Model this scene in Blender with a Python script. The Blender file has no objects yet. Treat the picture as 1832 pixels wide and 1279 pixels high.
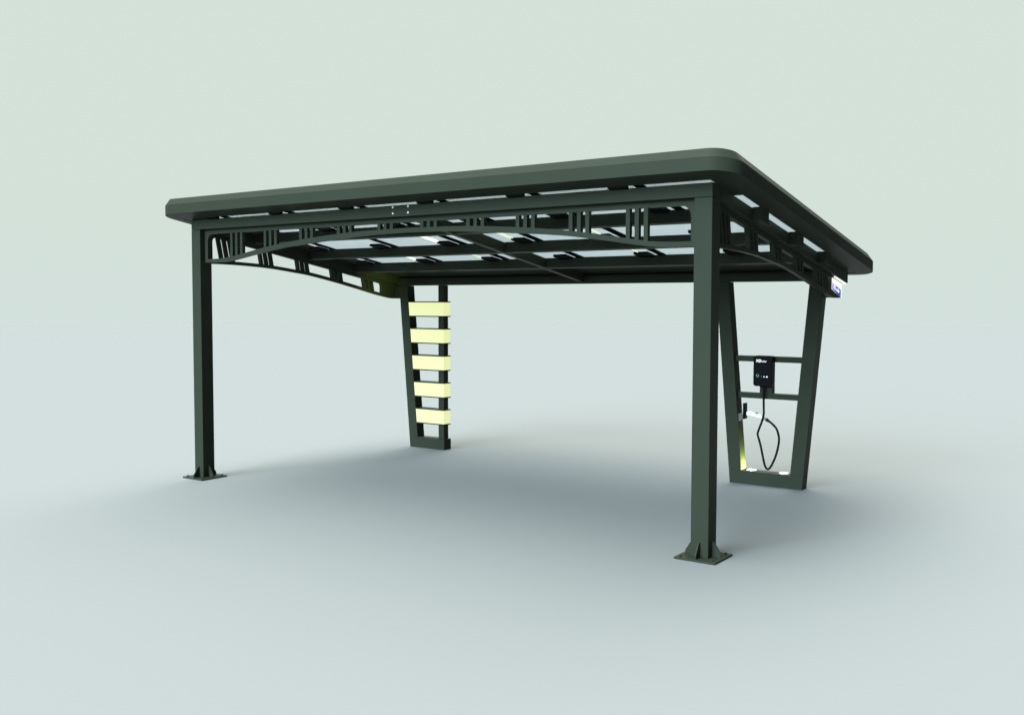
import bpy, bmesh, math
from mathutils import Vector, Matrix

scene = bpy.context.scene
C = scene.collection

# ------------------------------------------------------------------ camera
F_PX, W_PX = 1767.265, 1832.0
YAW, PITCH, ROLL = math.radians(35.0841), math.radians(3.03845), math.radians(0.10268)
cam_data = bpy.data.cameras.new('camera')
cam = bpy.data.objects.new('camera', cam_data)
C.objects.link(cam)
scene.camera = cam
cam_data.sensor_width = 36.0
cam_data.sensor_fit = 'HORIZONTAL'
cam_data.lens = F_PX / W_PX * 36.0
cam_data.shift_y = -3.9 / W_PX
cam_data.clip_end = 2000
fwd = Vector((-math.sin(YAW) * math.cos(PITCH), math.cos(YAW) * math.cos(PITCH), -math.sin(PITCH)))
rt = Vector((math.cos(YAW), math.sin(YAW), 0))
up = rt.cross(fwd)
rt2 = rt * math.cos(ROLL) + up * math.sin(ROLL)
up2 = up * math.cos(ROLL) - rt * math.sin(ROLL)
m = Matrix((rt2, up2, -fwd)).transposed().to_4x4()
m.translation = Vector((8.36627, -6.30657, 1.77876))
cam.matrix_world = m

# ------------------------------------------------------------------ world (studio surround)
BG = (0.660, 0.755, 0.690)
world = bpy.data.worlds.new('World')
scene.world = world
world.use_nodes = True
wn, wl = world.node_tree.nodes, world.node_tree.links
wn.clear()
def wnode(t, **k):
    n = wn.new(t)
    for a, b in k.items():
        setattr(n, a, b)
    return n
def mth(op, a, b=None, c=None, clamp=False):
    n = wnode('ShaderNodeMath', operation=op, use_clamp=clamp)
    for i, v in enumerate((a, b, c)):
        if v is None: continue
        if isinstance(v, (int, float)): n.inputs[i].default_value = v
        else: wl.new(v, n.inputs[i])
    return n.outputs[0]
def sstep(v, lo, hi, a, b):
    n = wnode('ShaderNodeMapRange', interpolation_type='SMOOTHSTEP')
    wl.new(v, n.inputs[0])
    for i, q in zip((1, 2, 3, 4), (lo, hi, a, b)): n.inputs[i].default_value = q
    return n.outputs[0]
tc = wnode('ShaderNodeTexCoord')
sx = wnode('ShaderNodeSeparateXYZ')
wl.new(tc.outputs['Generated'], sx.inputs[0])
X, Y, Z = sx.outputs
# pale backdrop, right side masked dark, a wide overhead glow added for the lighting
HZ = (0.650, 0.747, 0.718)
right = sstep(X, -0.06, 0.14, 1.0, 0.01)
dome = mth('MULTIPLY', sstep(mth('MULTIPLY_ADD', Y, 0.14, Z), 0.40, 0.92, 0.0, 1.0), mth('MULTIPLY', sstep(X, -0.15, 0.26, 1.0, 0.04), sstep(X, -0.75, -0.15, 0.25, 1.0)))
def col(c, s):
    n = wnode('ShaderNodeVectorMath', operation='SCALE')
    n.inputs[0].default_value = c
    if isinstance(s, (int, float)): n.inputs['Scale'].default_value = s
    else: wl.new(s, n.inputs['Scale'])
    return n.outputs[0]
def addv(a, b):
    n = wnode('ShaderNodeVectorMath', operation='ADD')
    wl.new(a, n.inputs[0]); wl.new(b, n.inputs[1])
    return n.outputs[0]
DOME = 14.2
lift = sstep(Z, -0.03, 0.12, 0.0, 1.0)
mixc = wnode('ShaderNodeMix', data_type='RGBA')
wl.new(lift, mixc.inputs[0])
mixc.inputs[6].default_value = (*HZ, 1); mixc.inputs[7].default_value = (*BG, 1)
sc0 = wnode('ShaderNodeVectorMath', operation='SCALE')
wl.new(mixc.outputs[2], sc0.inputs[0]); wl.new(right, sc0.inputs['Scale'])
c = addv(sc0.outputs[0], col((1.01, 1.0, 0.92), mth('MULTIPLY', dome, DOME)))
bgn = wnode('ShaderNodeBackground')
wl.new(c, bgn.inputs['Color'])
bgn.inputs['Strength'].default_value = 1.0
wo = wnode('ShaderNodeOutputWorld')
wl.new(bgn.outputs[0], wo.inputs['Surface'])
try:
    world.cycles.sampling_method = 'MANUAL'
    world.cycles.sample_map_resolution = 1024
except Exception:
    pass

key_d = bpy.data.lights.new('key_light', 'SUN')
key_d.energy = 8.6
key_d.color = (0.82, 1.0, 1.12)
key_d.angle = math.radians(40)
key = bpy.data.objects.new('key_light', key_d)
C.objects.link(key)
key.location = (0, -6, 8)
kd = Vector((-0.12, -0.92, 0.41))          # towards the light
key.rotation_euler = kd.to_track_quat('Z', 'Y').to_euler()

scene.view_settings.view_transform = 'Standard'
scene.view_settings.look = 'None'
scene.view_settings.exposure = 0
scene.view_settings.gamma = 1
scene.view_settings.use_curve_mapping = False

# ------------------------------------------------------------------ materials
def mat(name, color, rough=0.5, metal=0.0, spec=0.5, emit=None, estr=0, noise=0.0, nscale=8, bump=0.0, bscale=300, coat=0.0, rvar=0.0):
    mt = bpy.data.materials.new(name)
    mt.use_nodes = True
    nt = mt.node_tree
    b = nt.nodes['Principled BSDF']
    b.inputs['Base Color'].default_value = (*color, 1)
    b.inputs['Roughness'].default_value = rough
    b.inputs['Metallic'].default_value = metal
    b.inputs['Specular IOR Level'].default_value = spec
    b.inputs['Coat Weight'].default_value = coat
    if emit:
        b.inputs['Emission Color'].default_value = (*emit, 1)
        b.inputs['Emission Strength'].default_value = estr
    if noise or bump or rvar:
        tcn = nt.nodes.new('ShaderNodeTexCoord')
    if noise or rvar:
        nz = nt.nodes.new('ShaderNodeTexNoise')
        nz.inputs['Scale'].default_value = nscale
        nz.inputs['Detail'].default_value = 6
        nt.links.new(tcn.outputs['Object'], nz.inputs['Vector'])
        if noise:
            mr = nt.nodes.new('ShaderNodeMapRange')
            mr.inputs[3].default_value = 1 - noise; mr.inputs[4].default_value = 1 + noise
            nt.links.new(nz.outputs['Fac'], mr.inputs[0])
            sc = nt.nodes.new('ShaderNodeVectorMath'); sc.operation = 'SCALE'
            sc.inputs[0].default_value = color
            nt.links.new(mr.outputs[0], sc.inputs['Scale'])
            nt.links.new(sc.outputs[0], b.inputs['Base Color'])
        if rvar:
            m2 = nt.nodes.new('ShaderNodeMapRange')
            m2.inputs[3].default_value = rough - rvar; m2.inputs[4].default_value = rough + rvar
            nt.links.new(nz.outputs['Fac'], m2.inputs[0])
            nt.links.new(m2.outputs[0], b.inputs['Roughness'])
    if bump:
        n2 = nt.nodes.new('ShaderNodeTexNoise')
        n2.inputs['Scale'].default_value = bscale
        nt.links.new(tcn.outputs['Object'], n2.inputs['Vector'])
        bp = nt.nodes.new('ShaderNodeBump')
        bp.inputs['Strength'].default_value = bump
        bp.inputs['Distance'].default_value = 0.001
        nt.links.new(n2.outputs['Fac'], bp.inputs['Height'])
        nt.links.new(bp.outputs[0], b.inputs['Normal'])
    return mt
METAL = mat('dark_green_grey_powder_coat', (0.0205, 0.0258, 0.0192), 0.40, 0, 0.02, noise=0.08, nscale=3, bump=0.15, bscale=500, rvar=0.04)
FLOOR = mat('studio_floor', (0.1352, 0.1482, 0.1518), 0.9, 0, 0.0, noise=0.008, nscale=0.5)
# the floor sheet fades out far from the carport into the backdrop that surrounds it
nt = FLOOR.node_tree
fb_, fo_ = nt.nodes['Principled BSDF'], nt.nodes['Material Output']
tcf = nt.nodes.new('ShaderNodeTexCoord'); ln = nt.nodes.new('ShaderNodeVectorMath'); ln.operation = 'LENGTH'
nt.links.new(tcf.outputs['Object'], ln.inputs[0])
fr = nt.nodes.new('ShaderNodeMapRange'); fr.interpolation_type = 'SMOOTHSTEP'
fr.inputs[1].default_value = 22; fr.inputs[2].default_value = 150; fr.inputs[3].default_value = 0; fr.inputs[4].default_value = 1
nt.links.new(ln.outputs['Value'], fr.inputs[0])
tf = nt.nodes.new('ShaderNodeBsdfTransparent'); mf = nt.nodes.new('ShaderNodeMixShader')
nt.links.new(fr.outputs[0], mf.inputs[0]); nt.links.new(fb_.outputs[0], mf.inputs[1]); nt.links.new(tf.outputs[0], mf.inputs[2])
nt.links.new(mf.outputs[0], fo_.inputs['Surface'])
PANEL = mat('white_glossy_backsheet', (0.60, 0.66, 0.72), 0.14, 0.5, 0.5, rvar=0.03, noise=0.03, nscale=2)
nt = PANEL.node_tree                      # glass panels let part of the daylight through
pb = nt.nodes['Principled BSDF']; po = nt.nodes['Material Output']
tr = nt.nodes.new('ShaderNodeBsdfTranslucent'); tr.inputs['Color'].default_value = (0.60, 0.65, 0.67, 1)
mx = nt.nodes.new('ShaderNodeMixShader'); mx.inputs[0].default_value = 0.5
nt.links.new(tr.outputs[0], mx.inputs[1]); nt.links.new(pb.outputs[0], mx.inputs[2]); nt.links.new(mx.outputs[0], po.inputs['Surface'])
RAIL = mat('black_rail', (0.004, 0.005, 0.006), 0.8, 0, 0.0)
ALU = mat('bright_aluminium', (0.95, 0.97, 0.9), 0.12, 1.0, emit=(1, 1, .85), estr=0.0)
STREAK = mat('reflection_white', (0.8, 0.8, 0.75), 0.4, emit=(1.0, 1.0, 0.88), estr=0.95)  # emission stands in for reflections in the roof panels
STREAK_PALE = mat('reflection_pale', (0.5, 0.5, 0.4), 0.4, emit=(0.85, 0.95, 0.62), estr=0.7)
BOLT = mat('galvanised_bolt', (0.45, 0.50, 0.48), 0.4, 0.3)
LAMP = mat('warm_yellow_diffuser', (0.10, 0.10, 0.06), 0.6, emit=(0.80, 0.86, 0.42), estr=0.97)
BLACK = mat('satin_black_plastic', (0.003, 0.003, 0.004), 0.4, 0, 0.03)
RUBBER = mat('black_cable_rubber', (0.004, 0.004, 0.004), 0.6, 0, 0.05)
GREYP = mat('grey_plastic', (0.03, 0.035, 0.036), 0.45)
WHITE = mat('white_plastic', (0.50, 0.51, 0.53), 0.4, 0, 0.3)
PRINT = mat('white_print', (0.8, 0.8, 0.82), 0.5, emit=(0.8, 0.82, 0.85), estr=0.45)
GREEN = mat('green_indicator', (0.1, 0.5, 0.25), 0.4, emit=(0.1, 0.45, 0.22), estr=0.8)
DISC = mat('uplight_lens', (0.9, 0.9, 0.9), 0.3, emit=(1, 1, 0.97), estr=0.85)
SIGNW = mat('lit_sign_white', (0.85, 0.85, 0.8), 0.4, emit=(1.0, 1.0, 0.88), estr=0.62)
SIGNB = mat('lit_sign_blue', (0.05, 0.06, 0.35), 0.4, emit=(0.04, 0.05, 0.33), estr=0.7)
SIGNT = mat('lit_sign_letters', (0.8, 0.82, 1.0), 0.4, emit=(0.75, 0.78, 1.0), estr=1.0)
TUBE = mat('led_tube', (1, 1, 1), 0.4, emit=(1, 1, 1), estr=0.95)

# ------------------------------------------------------------------ helpers
def finish(name, bm, material, parent=None, bevel=0.0, smooth=False):
    bmesh.ops.recalc_face_normals(bm, faces=bm.faces)
    me = bpy.data.meshes.new(name)
    bm.to_mesh(me); bm.free()
    for mm in (material if isinstance(material, (list, tuple)) else [material]):
        me.materials.append(mm)
    if smooth:
        for p in me.polygons: p.use_smooth = True
    o = bpy.data.objects.new(name, me)
    C.objects.link(o)
    if parent is not None:
        o.parent = parent
    if bevel:
        b = o.modifiers.new('bevel', 'BEVEL')
        b.width = bevel; b.segments = 2; b.limit_method = 'ANGLE'
        b.angle_limit = math.radians(40)
        b.harden_normals = False
    return o
def add_box(bm, x0, x1, y0, y1, z0, z1, slope=0.0):
    """axis aligned box; slope shears z by -slope*y (the roof's fall to the rear)"""
    v = []
    for x in (x0, x1):
        for y in (y0, y1):
            for z in (z0, z1):
                v.append(bm.verts.new((x, y, z - slope * y)))
    for f in ((0, 1, 3, 2), (4, 6, 7, 5), (0, 4, 5, 1), (2, 3, 7, 6), (0, 2, 6, 4), (1, 5, 7, 3)):
        bm.faces.new([v[i] for i in f])
    return v
def box(name, material, parent, *a, bevel=0.003, slope=0.0):
    bm = bmesh.new(); add_box(bm, *a, slope=slope)
    return finish(name, bm, material, parent, bevel)
def prism(bm, pts, axis, a, b):
    """polygon pts (u,v) extruded along axis between a and b. axis y: pts=(x,z); axis x: pts=(y,z); axis z: pts=(x,y)"""
    def P(u, v, w):
        return {'y': (u, w, v), 'x': (w, u, v), 'z': (u, v, w)}[axis]
    A = [bm.verts.new(P(u, v, a)) for u, v in pts]
    B = [bm.verts.new(P(u, v, b)) for u, v in pts]
    bm.faces.new(A); bm.faces.new(B[::-1])
    n = len(pts)
    for i in range(n):
        bm.faces.new((A[i], B[i], B[(i + 1) % n], A[(i + 1) % n]))
def ring_prism(bm, outer, inner, axis, a, b):
    """frame between two loops with the same number of points"""
    def P(p, w):
        u, v = p
        return {'y': (u, w, v), 'x': (w, u, v)}[axis]
    n = len(outer)
    OA = [bm.verts.new(P(p, a)) for p in outer]; OB = [bm.verts.new(P(p, b)) for p in outer]
    IA = [bm.verts.new(P(p, a)) for p in inner]; IB = [bm.verts.new(P(p, b)) for p in inner]
    for i in range(n):
        j = (i + 1) % n
        bm.faces.new((OA[i], OA[j], IA[j], IA[i]))
        bm.faces.new((OB[i], IB[i], IB[j], OB[j]))
        bm.faces.new((OA[i], OB[i], OB[j], OA[j]))
        bm.faces.new((IA[i], IA[j], IB[j], IB[i]))
def tube(bm, pts, r, n=12, caps=True):
    pts = [Vector(p) for p in pts]
    rings = []
    prev = None
    for i, p in enumerate(pts):
        t = (pts[min(i + 1, len(pts) - 1)] - pts[max(i - 1, 0)]).normalized()
        if prev is None:
            u = t.orthogonal().normalized()
        else:
            u = (prev - t * prev.dot(t)).normalized()
        prev = u
        w = t.cross(u)
        rr = r[i] if isinstance(r, (list, tuple)) else r
        rings.append([bm.verts.new(p + (u * math.cos(2 * math.pi * k / n) + w * math.sin(2 * math.pi * k / n)) * rr) for k in range(n)])
    for a, b in zip(rings, rings[1:]):
        for k in range(n):
            bm.faces.new((a[k], a[(k + 1) % n], b[(k + 1) % n], b[k]))
    if caps:
        bm.faces.new(rings[0][::-1]); bm.faces.new(rings[-1])
def spline(pts, sub=8):
    out = []
    P = [Vector(p) for p in pts]
    P = [P[0] * 2 - P[1]] + P + [P[-1] * 2 - P[-2]]
    for i in range(1, len(P) - 2):
        for k in range(sub):
            t = k / sub
            a, b, c_, d = P[i - 1:i + 3]
            out.append(0.5 * ((2 * b) + (c_ - a) * t + (2 * a - 5 * b + 4 * c_ - d) * t * t + (3 * b - a - 3 * c_ + d) * t ** 3))
    out.append(P[-2])
    return out
def interp(tab, x):
    if x <= tab[0][0]: return tab[0][1]
    for (a, va), (b, vb) in zip(tab, tab[1:]):
        if x <= b:
            return va + (vb - va) * (x - a) / (b - a)
    return tab[-1][1]
def smooth_tab(tab, n=60):
    s = spline([(a, b, 0) for a, b in tab], 8)
    return [(p.x, p.y) for p in s]
def copy_part(o, loc=None, parent=None):
    c_ = o.copy(); C.objects.link(c_); c_.parent = parent or o.parent
    if loc is not None: c_.location = loc
    return c_
def empty(name, loc=(0, 0, 0)):
    o = bpy.data.objects.new(name, None); C.objects.link(o); o.location = loc
    o.empty_display_size = 0.2
    return o

# ------------------------------------------------------------------ dimensions
L, PW, PD = 5.597, 0.133, 0.139        # overall width, post width, post depth
D0, D1 = 2.928, 3.059                  # rear frames, front and back face
S = 0.172                              # fall of the roof
ZB = 2.508                             # underside of the roof frame at y = 0

# ------------------------------------------------------------------ floor
bm = bmesh.new()
R = 400
vs = [bm.verts.new((R * math.cos(a * math.pi / 32) + 2.8, R * math.sin(a * math.pi / 32), 0)) for a in range(64)]
bm.faces.new(vs)
floor = finish('floor', bm, FLOOR)
floor['kind'] = 'structure'

# ------------------------------------------------------------------ the carport
carport = empty('carport', (0, 0, 0))
carport['label'] = 'dark green-grey metal carport with sloping roof, arched trusses and two splayed rear frames'
carport['category'] = 'carport'

def make_post(x0):
    p = box('post', METAL, carport, x0, x0 + PW, 0, PD, 0.014, 2.500, bevel=0.004)
    cx, cy, h = x0 + PW / 2, PD / 2, 0.154
    bm = bmesh.new(); add_box(bm, cx - h, cx + h, cy - h, cy + h, 0.0, 0.014)
    finish('base_plate', bm, METAL, p, 0.002)
    t = 0.006
    def prof(a, b):   # a = at the post, b = outer end
        return [(a, 0.0142), (b, 0.0142), (b, 0.036), (a + (b - a) * 0.25, 0.118), (a, 0.124)]
    for s in (-1, 1):
        bm = bmesh.new(); prism(bm, prof(cx + s * PW / 2, cx + s * 0.135), 'y', cy - t, cy + t)
        finish('gusset', bm, METAL, p, 0.001)
        bm = bmesh.new(); prism(bm, prof(cy + s * PD / 2, cy + s * 0.137), 'x', cx - t, cx + t)
        finish('gusset', bm, METAL, p, 0.001)
        for s2 in (-1, 1):
            bm = bmesh.new()
            tube(bm, [(cx + s * 0.118, cy + s2 * 0.118, 0.012), (cx + s * 0.118, cy + s2 * 0.118, 0.026)], 0.011, 6)
            finish('anchor_bolt', bm, METAL, p)
    return p
make_post(0.0)
make_post(L - PW)

# front beam with its splice bolts
fb = box('front_beam', METAL, carport, 0, L, 0, PD, 2.502, 2.598, bevel=0.004)
for x in (2.705, 2.875):
    for z in (2.582, 2.531):
        bm = bmesh.new(); tube(bm, [(x, 0.002, z), (x, -0.008, z)], 0.0085, 12)
        finish('bolt', bm, BOLT, fb, 0.001)

# side beams falling to the rear
for x0 in (0.0, L - PW):
    box('side_beam', METAL, carport, x0, x0 + PW, PD + 0.001, 3.128, ZB, ZB + 0.098, slope=S, bevel=0.003)
CB_LAST = 2.215
# rear beam between the side beams
rb = box('rear_beam', METAL, carport, PW + 0.001, L - PW - 0.001, D0 + 0.002, D1, 1.988, 2.078, bevel=0.003)
box('eaves_beam', METAL, carport, PW + 0.001, L - PW - 0.001, D0 + 0.05, 3.128, 2.081, 2.092, bevel=0.002)
# closed strips of the roof's underside: rear bay and left edge; short tails of the front beam
box('soffit_plate', METAL, carport, -0.070, L + 0.070, CB_LAST + 0.031, 3.126, ZB + 0.095, ZB + 0.105, slope=S, bevel=0.0)
box('soffit_plate', METAL, carport, -0.070, 0.385, -0.045, CB_LAST - 0.031, ZB + 0.095, ZB + 0.105, slope=S, bevel=0.0)
box('soffit_plate', METAL, carport, L + 0.001, L + 0.070, -0.045, 0.37, ZB + 0.095, ZB + 0.105, slope=S, bevel=0.0)
# central beam, front to rear
box('centre_beam', METAL, carport, 2.768, 2.826, PD + 0.001, D0, ZB + 0.001, ZB + 0.1, slope=S, bevel=0.002)
# cross beams, their tails carried out under the roof rim
CB = (0.70, 1.485, 2.215)
for y in CB:
    bm = bmesh.new()
    for a, b in ((-0.07, -0.001), (PW + 0.001, 2.767), (2.827, L - PW - 0.001), (L + 0.001, L + 0.07)):
        ty = 0.0 if b < L else 0.05
        add_box(bm, a, b, y - 0.03 + ty, y + 0.03 + 3.0 * ty, ZB + 0.004, ZB + 0.103, slope=S)
    finish('cross_beam', bm, METAL, carport, 0.002)

# arched truss in the front plane --------------------------------------------
xc = L / 2
top_half = [(0, 2.410), (0.6, 2.400), (1.12, 2.370), (1.53, 2.332), (1.88, 2.285), (2.25, 2.226), (2.42, 2.211), (2.60, 2.208)]
bot_half = [(0, 2.372), (0.45, 2.364), (1.0, 2.330), (1.53, 2.290), (1.88, 2.243), (2.02, 2.223), (2.25, 2.188), (2.38, 2.177), (2.70, 2.173)]
th, bh = smooth_tab(top_half), smooth_tab(bot_half)
def arch_top(x): return interp(th, abs(x - xc))
def arch_bot(x): return interp(bh, abs(x - xc))
xl, xr = PW + 0.001, L - PW - 0.001
ol, orr = xl + 0.048, xr - 0.048
ZT = 2.457                                   # top of the opening
Rr = 0.075
inner, outer = [], []
N = 64
for i in range(N + 1):                        # arch, left to right
    t = i / N
    x = ol + (orr - ol) * t
    inner.append((x, arch_top(x)))
    x2 = xl + (xr - xl) * t
    outer.append((x2, arch_bot(x2)))
arcn = 8
for k in range(arcn + 1):                     # top right corner
    a = k / arcn * math.pi / 2
    inner.append((orr - Rr + Rr * math.cos(a), ZT - Rr + Rr * math.sin(a)))
    outer.append((xr, ZT - Rr + (2.501 - ZT + Rr) * k / arcn))
for i in range(1, N):                         # back along the top
    t = i / N
    inner.append((orr - Rr - (orr - ol - 2 * Rr) * t, ZT))
    outer.append((xr - (xr - xl) * t, 2.501))
for k in range(arcn + 1):
    a = math.pi / 2 + k / arcn * math.pi / 2
    inner.append((ol + Rr + Rr * math.cos(a), ZT - Rr + Rr * math.sin(a)))
    outer.append((xl, 2.501 - (2.501 - ZT + Rr) * k / arcn))
bm = bmesh.new()
FY0, FY1 = 0.055, 0.095
ring_prism(bm, outer, inner, 'y', FY0, FY1)
ft = finish('arched_truss', bm, METAL, carport)
for g in range(10):
    x0 = 0.523 + g * 0.4865
    for k in range(3):
        x = x0 + k * 0.0725
        bm = bmesh.new()
        add_box(bm, x, x + 0.033, FY0 + 0.002, FY1 - 0.002, arch_top(x + 0.016) - 0.012, ZT + 0.006)
        finish('truss_bar', bm, METAL, ft)

# arched trusses along both sides --------------------------------------------
sb = [(0.14, 2.168), (0.5, 2.165), (0.93, 2.145), (1.3, 2.108), (1.55, 2.078), (1.93, 2.012), (2.3, 1.940), (2.6, 1.878), (2.85, 1.836), (2.93, 1.830)]
sbs = smooth_tab(sb)
YE = 3.10
def s_bot(y): return interp(sbs, y)
def s_top(y): return s_bot(y) + 0.034
def s_rail(y): return ZB - S * y - 0.034
def side_truss(x0):
    y0, y1 = PD + 0.001, 2.70
    oy0 = y0 + 0.045
    R2 = 0.05
    outer, inner = [], []
    for i in range(N + 1):
        t = i / N
        y = oy0 + (y1 - oy0) * t
        inner.append((y, min(s_top(y), s_rail(y) - 0.01)))
        y2 = y0 + (YE - y0) * t
        outer.append((y2, s_bot(y2)))
    for k in range(arcn + 1):
        a = k / arcn * math.pi / 2
        R3 = 0.03
        y = y1 - R3 + R3 * math.cos(a)
        inner.append((y, s_rail(y) - R3 + R3 * math.sin(a)))
        outer.append((YE, s_bot(YE) + (ZB - S * YE - 0.001 - s_bot(YE)) * k / arcn))
    for i in range(1, N):
        t = i / N
        y = (y1 - 0.03) - (y1 - 0.03 - oy0 - R2) * t
        inner.append((y, s_rail(y)))
        y2 = YE - (YE - y0) * t
        outer.append((y2, ZB - S * y2 - 0.001))
    for k in range(arcn + 1):
        a = math.pi / 2 + k / arcn * math.pi / 2
        y = oy0 + R2 + R2 * math.cos(a)
        inner.append((y, s_rail(y) - R2 + R2 * math.sin(a)))
        zt = ZB - S * y0 - 0.001
        outer.append((y0, zt - (zt - s_bot(y0) - 0.08) * k / arcn))
    bm = bmesh.new()
    ring_prism(bm, outer, inner, 'x', x0, x0 + 0.04)
    o = finish('arched_truss', bm, METAL, carport)
    for g in range(5):
        for k in range(3):
            y = 0.272 + g * 0.527 + k * 0.072
            bm = bmesh.new()
            v = []
            a, b = y, y + 0.035
            za, zb_ = s_top(a) - 0.01, s_top(b) - 0.01
            zr = s_rail(a) + 0.004
            h = (zr - za) / 2 * 0.21            # the bars lean with the fall of the roof
            za, zb_ = s_top(a + h) - 0.014, s_top(b + h) - 0.014
            prism(bm, [(a + h, za), (b + h, zb_), (b - h, s_rail(b - h) + 0.006), (a - h, s_rail(a - h) + 0.006)], 'x', x0 + 0.002, x0 + 0.038)
            finish('truss_bar', bm, METAL, o)
    return o
side_truss(0.05)
side_truss(L - 0.09)

# rear frames ----------------------------------------------------------------
K = 0.0856
ZF = 1.986
def frame_box(name, x0, x1, parent, z0=0.0, z1=0.13, y0=D0, y1=D1, bevel=0.003):
    return box(name, METAL, parent, x0, x1, y0, y1, z0, z1, bevel=bevel)
def leg(xo, sgn, parent):
    """splayed leg, xo its outer edge on the floor, sgn the side it leans to"""
    bm = bmesh.new()
    xi = xo - sgn * 0.1305
    z0 = 0.1305
    prism(bm, [(xo + sgn * K * z0, z0), (xi + sgn * K * z0, z0), (xi + sgn * K * ZF, ZF), (xo + sgn * K * ZF, ZF)], 'y', D0, D1)
    return finish('splayed_leg', bm, METAL, parent, 0.003)
# charging side
rf = bmesh.new()
prism(rf, [(4.5315, 0), (5.2615, 0), (5.2615 + K * 0.13, 0.13), (4.5315 - K * 0.13, 0.13)], 'y', D0, D1)
frame_r = finish('rear_frame', rf, METAL, carport, 0.003)
leg(5.2615, 1, frame_r); leg(4.5315, -1, frame_r)
for z0, z1 in ((1.208, 1.264), (0.848, 0.903)):
    zm = (z0 + z1) / 2
    bm = bmesh.new()
    a = lambda z: 4.662 - K * z + 0.001
    b = lambda z: 5.131 + K * z - 0.001
    prism(bm, [(a(z0), z0), (b(z0), z0), (b(z1), z1), (a(z1), z1)], 'y', D0 + 0.045, D0 + 0.10)
    finish('crossbar', bm, METAL, frame_r, 0.002)
box('mounting_upright', METAL, frame_r, 4.812, 4.938, D0 + 0.043, D0 + 0.115, 0.904, 1.2075, bevel=0.002)
# lamp side
lf = bmesh.new()
prism(lf, [(0.3405, 0), (0.881, 0), (0.881, 0.13), (0.3405 - K * 0.13, 0.13)], 'y', D0, D1)
frame_l = finish('rear_frame', lf, METAL, carport, 0.003)
leg(0.3405, -1, frame_l)
frame_box('upright_leg', 0.775, 0.859, frame_l, 0.1305, ZF, D0 + 0.022, D0 + 0.108)
# end brackets between legs and trusses
for xa, xb in ((0.091, 0.3405 - K * 1.95 + 0.0), (5.2615 + K * 1.84 + 0.008, L - 0.091)):
    box('corner_bracket', METAL, carport, min(xa, xb), max(xa, xb), D0 + 0.004, D1 - 0.004, 1.832, 1.986, bevel=0.002)

# light boxes stacked between the legs ----------------------------------------
for i in range(5):
    zc = 1.7005 - i * 0.3265
    xa = lambda z: 0.471 - K * z + 0.001
    z0, z1 = zc - 0.081, zc + 0.081
    bm = bmesh.new()
    y0, y1 = D0 + 0.003, D1 - 0.003
    prism(bm, [(xa(z0), z0), (0.872, z0), (0.872, z1), (xa(z1), z1)], 'y', y0, y1)
    # leave the diffuser standing in front of, around and behind the upright
    lb = finish('light_box', bm, LAMP, carport)
    for za, zb_ in ((z0 - 0.013, z0 - 0.0005), (z1 + 0.0005, z1 + 0.013)):
        bm = bmesh.new()
        prism(bm, [(xa(za), za), (0.877, za), (0.877, zb_), (xa(zb_), zb_)], 'y', D0 - 0.002, D1 + 0.002)
        finish('cover_plate', bm, METAL, lb, 0.001)

# uplights in the sill of the charging frame ----------------------------------
for x in (4.735, 5.060):
    bm = bmesh.new(); tube(bm, [(x, 2.995, 0.128), (x, 2.995, 0.1345)], 0.05, 32)
    ul = finish('uplight', bm, ALU, carport)
    bm = bmesh.new(); tube(bm, [(x, 2.995, 0.134), (x, 2.995, 0.1365)], 0.045, 32)
    finish('lens', bm, DISC, ul)

# roof rim --------------------------------------------------------------------
def rr(ox0, ox1, oy0, oy1, r, n=12):
    pts = []
    for (cx, cy, a0) in ((ox1 - r, oy0 + r, -90), (ox1 - r, oy1 - r, 0), (ox0 + r, oy1 - r, 90), (ox0 + r, oy0 + r, 180)):
        for k in range(n + 1):
            a = math.radians(a0 + 90 * k / n)
            pts.append((cx + r * math.cos(a), cy + r * math.sin(a)))
    return pts
def rim_loop(o, f, b, r, z):
    return [(x, y, z - S * y) for x, y in rr(-o, L + o, -f, b, r)]
prof = [
    rim_loop(0.072, 0.047, 3.128, 0.0005, 2.600),
    rim_loop(0.238, 0.228, 3.262, 0.20, 2.609),
    rim_loop(0.238, 0.228, 3.262, 0.20, 2.700),
    rim_loop(0.192, 0.190, 3.215, 0.155, 2.766),
    rim_loop(0.085, 0.060, 3.140, 0.05, 2.768),
    rim_loop(0.085, 0.060, 3.140, 0.02, 2.690),
    rim_loop(0.072, 0.047, 3.128, 0.0005, 2.690),
]
bm = bmesh.new()
rings = [[bm.verts.new(p) for p in lp] for lp in prof]
n = len(rings[0])
for a, b in zip(rings, rings[1:] + rings[:1]):
    for k in range(n):
        bm.faces.new((a[k], a[(k + 1) % n], b[(k + 1) % n], b[k]))
bmesh.ops.remove_doubles(bm, verts=bm.verts, dist=0.0004)
rim = finish('roof_rim', bm, METAL, carport)
for p in rim.data.polygons:
    p.use_smooth = True
rim.data.set_sharp_from_angle(angle=math.radians(30)) if hasattr(rim.data, 'set_sharp_from_angle') else None

# roof panels, rails, junction boxes ------------------------------------------
RX = [0.525, 1.43, 2.335, 3.235, 4.14, 5.04]
edges = [-0.071] + RX + [L + 0.071]
ZP = 2.6145
for a, b in zip(edges, edges[1:]):
    o = box('solar_panel', PANEL, carport, a + 0.002, b - 0.002, -0.046, 3.127, ZP, ZP + 0.006, slope=S, bevel=0.0)
for x in RX:
    box('panel_rail', RAIL, carport, x - 0.035, x + 0.035, -0.046, 3.127, ZP - 0.011, ZP - 0.0006, slope=S, bevel=0.0)
    for y in (0.0,) + tuple(q - 0.03 for q in CB):
        box('junction_box', BLACK, carport, x - 0.235, x - 0.085, y - 0.045 if y == 0 else y - 0.14, y - 0.002, ZP - 0.024, ZP - 0.0007, slope=S, bevel=0.0)
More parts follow.
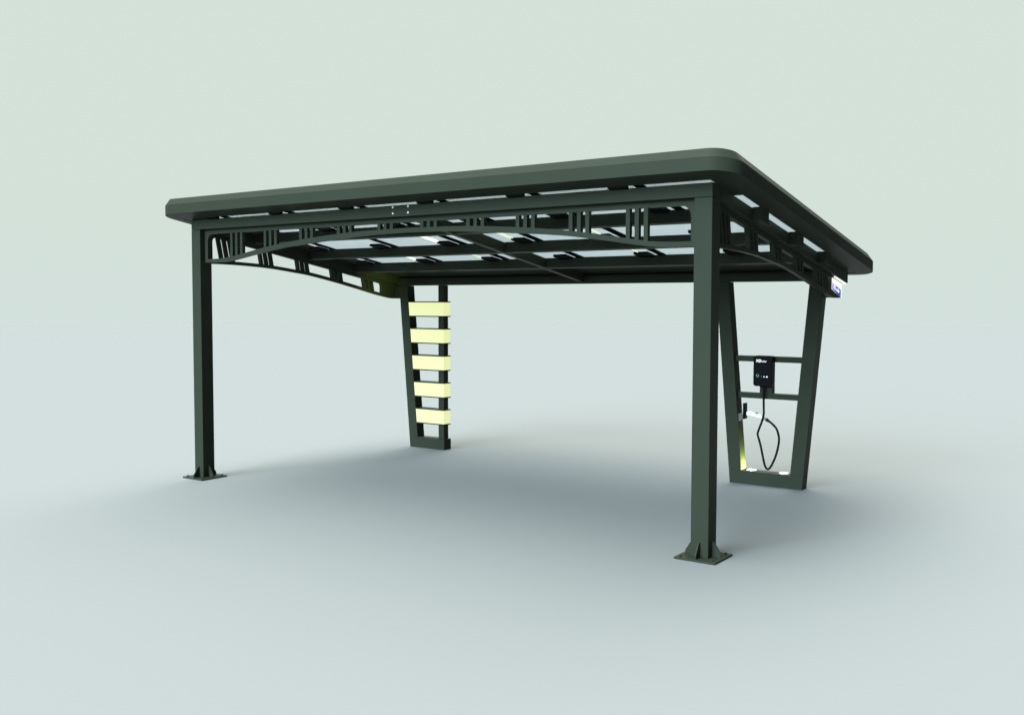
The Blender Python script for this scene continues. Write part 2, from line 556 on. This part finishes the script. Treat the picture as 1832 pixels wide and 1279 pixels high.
# glowing streaks in place of reflections on the panels, front to rear between cross beams
for x, y0, y1, w, mt in ((2.065, CB[0] + 0.032, CB[1] - 0.032, 0.055, STREAK), (1.155, CB[1] + 0.032, CB[2] - 0.032, 0.045, STREAK),
                         (2.065, CB[1] + 0.032, CB[2] - 0.032, 0.022, STREAK_PALE), (2.985, CB[0] + 0.032, CB[1] - 0.032, 0.010, STREAK_PALE),
                         (3.015, CB[0] + 0.032, CB[1] - 0.032, 0.006, STREAK_PALE), (3.945, CB[1] + 0.032, CB[2] - 0.032, 0.008, STREAK_PALE),
                         (2.065, 0.15, CB[0] - 0.032, 0.03, STREAK_PALE), (3.96, CB[0] + 0.032, CB[1] - 0.032, 0.008, STREAK_PALE)):
    box('reflection_streak', mt, carport, x, x + w, y0, y1, ZP - 0.008, ZP - 0.0005, slope=S, bevel=0.0)

# ------------------------------------------------------------------ lettering
def text(name, body, size, material, parent, origin, xdir, ydir, extrude=0.0008, xs=1.0, bold=0.0):
    cu = bpy.data.curves.new(name, 'FONT')
    cu.body = body; cu.size = size; cu.extrude = extrude; cu.offset = bold
    cu.resolution_u = 3
    tmp = bpy.data.objects.new(name, cu); C.objects.link(tmp)
    dg = bpy.context.evaluated_depsgraph_get()
    me = bpy.data.meshes.new_from_object(tmp.evaluated_get(dg))
    bpy.data.objects.remove(tmp)
    xd, yd = Vector(xdir).normalized(), Vector(ydir).normalized()
    zd = xd.cross(yd)
    M = Matrix((xd, yd, zd)).transposed().to_4x4(); M.translation = Vector(origin)
    me.transform(Matrix.Scale(xs, 4, (1, 0, 0)))
    me.transform(M)
    me.materials.clear(); me.materials.append(material)
    o = bpy.data.objects.new(name, me); C.objects.link(o); o.parent = parent
    return o

# ------------------------------------------------------------------ charger
ch = empty('ev_charger', (4.865, 2.93, 0.975))
ch['label'] = 'black wall charger with white lettering and looped hanging cable on the rear right frame'
ch['category'] = 'charger'
off = Vector(ch.location)
def under(o, e):
    o.parent = e
    o.matrix_parent_inverse = Matrix.Translation(-Vector(e.location))
    return o
def rrect(x0, x1, z0, z1, r, n=6):
    pts = []
    for (cx, cz, a0) in ((x1 - r, z0 + r, -90), (x1 - r, z1 - r, 0), (x0 + r, z1 - r, 90), (x0 + r, z0 + r, 180)):
        for k in range(n + 1):
            a = math.radians(a0 + 90 * k / n)
            pts.append((cx + r * math.cos(a), cz + r * math.sin(a)))
    return pts
CX0, CX1, CZ0, CZ1, CY = 4.772, 4.963, 0.975, 1.272, 2.898
bm = bmesh.new(); prism(bm, rrect(CX0, CX1, CZ0, CZ1, 0.024), 'y', CY, D0 + 0.0425)
body = under(finish('body', bm, BLACK, None, 0.005), ch)
t1 = under(text('logo', 'XD', 0.036, PRINT, None, (CX0 + 0.028, CY - 0.001, CZ1 - 0.062), (1, 0, 0), (0, 0, 1), bold=0.0008), ch)
t2 = under(text('lettering', 'solar', 0.026, PRINT, None, (CX0 + 0.082, CY - 0.001, CZ1 - 0.062), (1, 0, 0), (0, 0, 1)), ch)
# indicator ring and three small symbols
bm = bmesh.new()
nn = 24
for k in range(nn):
    a0, a1 = 2 * math.pi * k / nn, 2 * math.pi * (k + 1) / nn
    if k in (4, 5): continue
    q = []
    for aa, r_ in ((a0, 0.013), (a1, 0.013), (a1, 0.0108), (a0, 0.0108)):
        q.append(bm.verts.new((CX0 + 0.044 + r_ * math.cos(aa), CY - 0.0008, CZ0 + 0.103 + r_ * math.sin(aa))))
    bm.faces.new(q)
under(finish('indicator_ring', bm, GREEN), ch)
for dx, w, h, mt in ((0.083, 0.003, 0.010, GREYP), (0.110, 0.006, 0.0035, PRINT), (0.138, 0.0065, 0.0065, PRINT)):
    bm = bmesh.new()
    add_box(bm, CX0 + dx - w, CX0 + dx + w, CY - 0.0012, CY + 0.001, CZ0 + 0.094 - h, CZ0 + 0.094 + h)
    under(finish('symbol', bm, mt, None, 0.0008), ch)
cab = spline([(4.868, 2.930, 0.985), (4.868, 2.930, 0.90), (4.872, 2.930, 0.76), (4.872, 2.93, 0.70), (4.853, 2.932, 0.625), (4.822, 2.936, 0.545),
              (4.811, 2.938, 0.500), (4.828, 2.940, 0.44), (4.845, 2.94, 0.38), (4.868, 2.94, 0.277), (4.890, 2.94, 0.195), (4.918, 2.942, 0.167), (4.952, 2.945, 0.205),
              (4.996, 2.95, 0.316), (5.020, 2.955, 0.453), (5.001, 2.96, 0.545), (4.968, 2.962, 0.592), (4.925, 2.965, 0.625), (4.892, 2.968, 0.643)], 8)
bm = bmesh.new(); tube(bm, cab, 0.0105, 12)
under(finish('cable', bm, RUBBER, None, smooth=True), ch)
bm = bmesh.new(); tube(bm, [cab[-6], cab[-3], (4.884, 2.969, 0.648)], [0.012, 0.015, 0.0165], 14)
under(finish('cable_gland', bm, RUBBER, None, smooth=False), ch)
# white connector handle
pl = spline([(4.672, 2.965, 0.697), (4.71, 2.965, 0.697), (4.76, 2.966, 0.690), (4.81, 2.967, 0.676), (4.85, 2.968, 0.662), (4.878, 2.969, 0.650)], 6)
rad = [0.024 - 0.010 * i / (len(pl) - 1) for i in range(len(pl))]
bm = bmesh.new(); tube(bm, pl, rad, 20)
plug = under(finish('plug_handle', bm, WHITE, None, smooth=True), ch)
bm = bmesh.new(); add_box(bm, 4.776, 4.800, 2.957, 2.973, 0.700, 0.712)
tb = finish('trigger_button', bm, GREYP, None, 0.003)
tb.parent = plug

ho = empty('plug_holder', (4.605, 2.975, 0.62))
ho['label'] = 'small grey and black plug holder on the leg beside the charger, white plug in it'
ho['category'] = 'holder'
bm = bmesh.new()
prism(bm, [(4.606, 0.612), (4.648, 0.637), (4.656, 0.650), (4.656, 0.690), (4.6015, 0.690), (4.606, 0.66)], 'y', 2.945, 3.005)
under(finish('bracket', bm, GREYP, None, 0.003), ho)
bm = bmesh.new()
prism(bm, rrect(4.6575, 4.676, 0.640, 0.797, 0.006, 4), 'y', 2.930, 3.005)
under(finish('back_plate', bm, BLACK, None, 0.004), ho)
bm = bmesh.new(); tube(bm, [(4.6765, 2.966, 0.694), (4.690, 2.966, 0.694)], 0.030, 20)
under(finish('socket', bm, BLACK, None, 0.002), ho)

# ------------------------------------------------------------------ lit sign
sg = empty('sign', (L - 0.04, 2.95, 1.84))
sg['label'] = 'small lit white sign with blue band on the rear end of the right truss'
sg['category'] = 'sign'
XS = L - 0.05
y0, y1 = 2.80, 3.095
def zt(y): return ZB - S * y - 0.012
bm = bmesh.new()
prism(bm, [(y0, zt(y0) - 0.105), (y1, zt(y1) - 0.135), (y1, zt(y1)), (y0, zt(y0))], 'x', XS + 0.0005, XS + 0.006)
under(finish('board', bm, SIGNW), sg)
bm = bmesh.new()
prism(bm, [(y0 + 0.004, zt(y0) - 0.104), (y1 - 0.04, zt(y1) - 0.133), (y1 - 0.04, zt(y1 - 0.04) - 0.066), (y0 + 0.01, zt(y0 + 0.01) - 0.048)], 'x', XS + 0.0062, XS + 0.0075)
under(finish('blue_band', bm, SIGNB), sg)
sl = Vector((0, 1, -0.235))
under(text('logo', 'XD', 0.058, SIGNT, None, (XS + 0.0085, y0 + 0.022, zt(y0) - 0.098), sl, (0, 0, 1), bold=0.001), sg)
under(text('lettering', 'solar', 0.050, SIGNT, None, (XS + 0.0085, y0 + 0.120, zt(y0) - 0.120), sl, (0, 0, 1), bold=0.0008), sg)
bm = bmesh.new(); add_box(bm, L - 0.028, L - 0.016, y0 - 0.01, 3.122, ZB - 0.012, ZB - 0.0012, slope=S)
under(finish('led_tube', bm, TUBE), sg)

# ------------------------------------------------------------------ lamps that the photograph shows lit
def spot(name, loc, target, energy, color, angle, blend=1.0):
    ld = bpy.data.lights.new(name, 'SPOT'); ld.energy = energy; ld.color = color
    ld.spot_size = math.radians(angle); ld.spot_blend = blend; ld.shadow_soft_size = 0.0
    o = bpy.data.objects.new(name, ld); C.objects.link(o); o.location = loc
    o.rotation_euler = (Vector(target) - Vector(loc)).to_track_quat('-Z', 'Y').to_euler()
    return o
spot('uplight_lamp', (4.735, 2.995, 0.139), (4.600, 2.995, 0.24), 40.0, (1.0, 0.98, 0.33), 165)
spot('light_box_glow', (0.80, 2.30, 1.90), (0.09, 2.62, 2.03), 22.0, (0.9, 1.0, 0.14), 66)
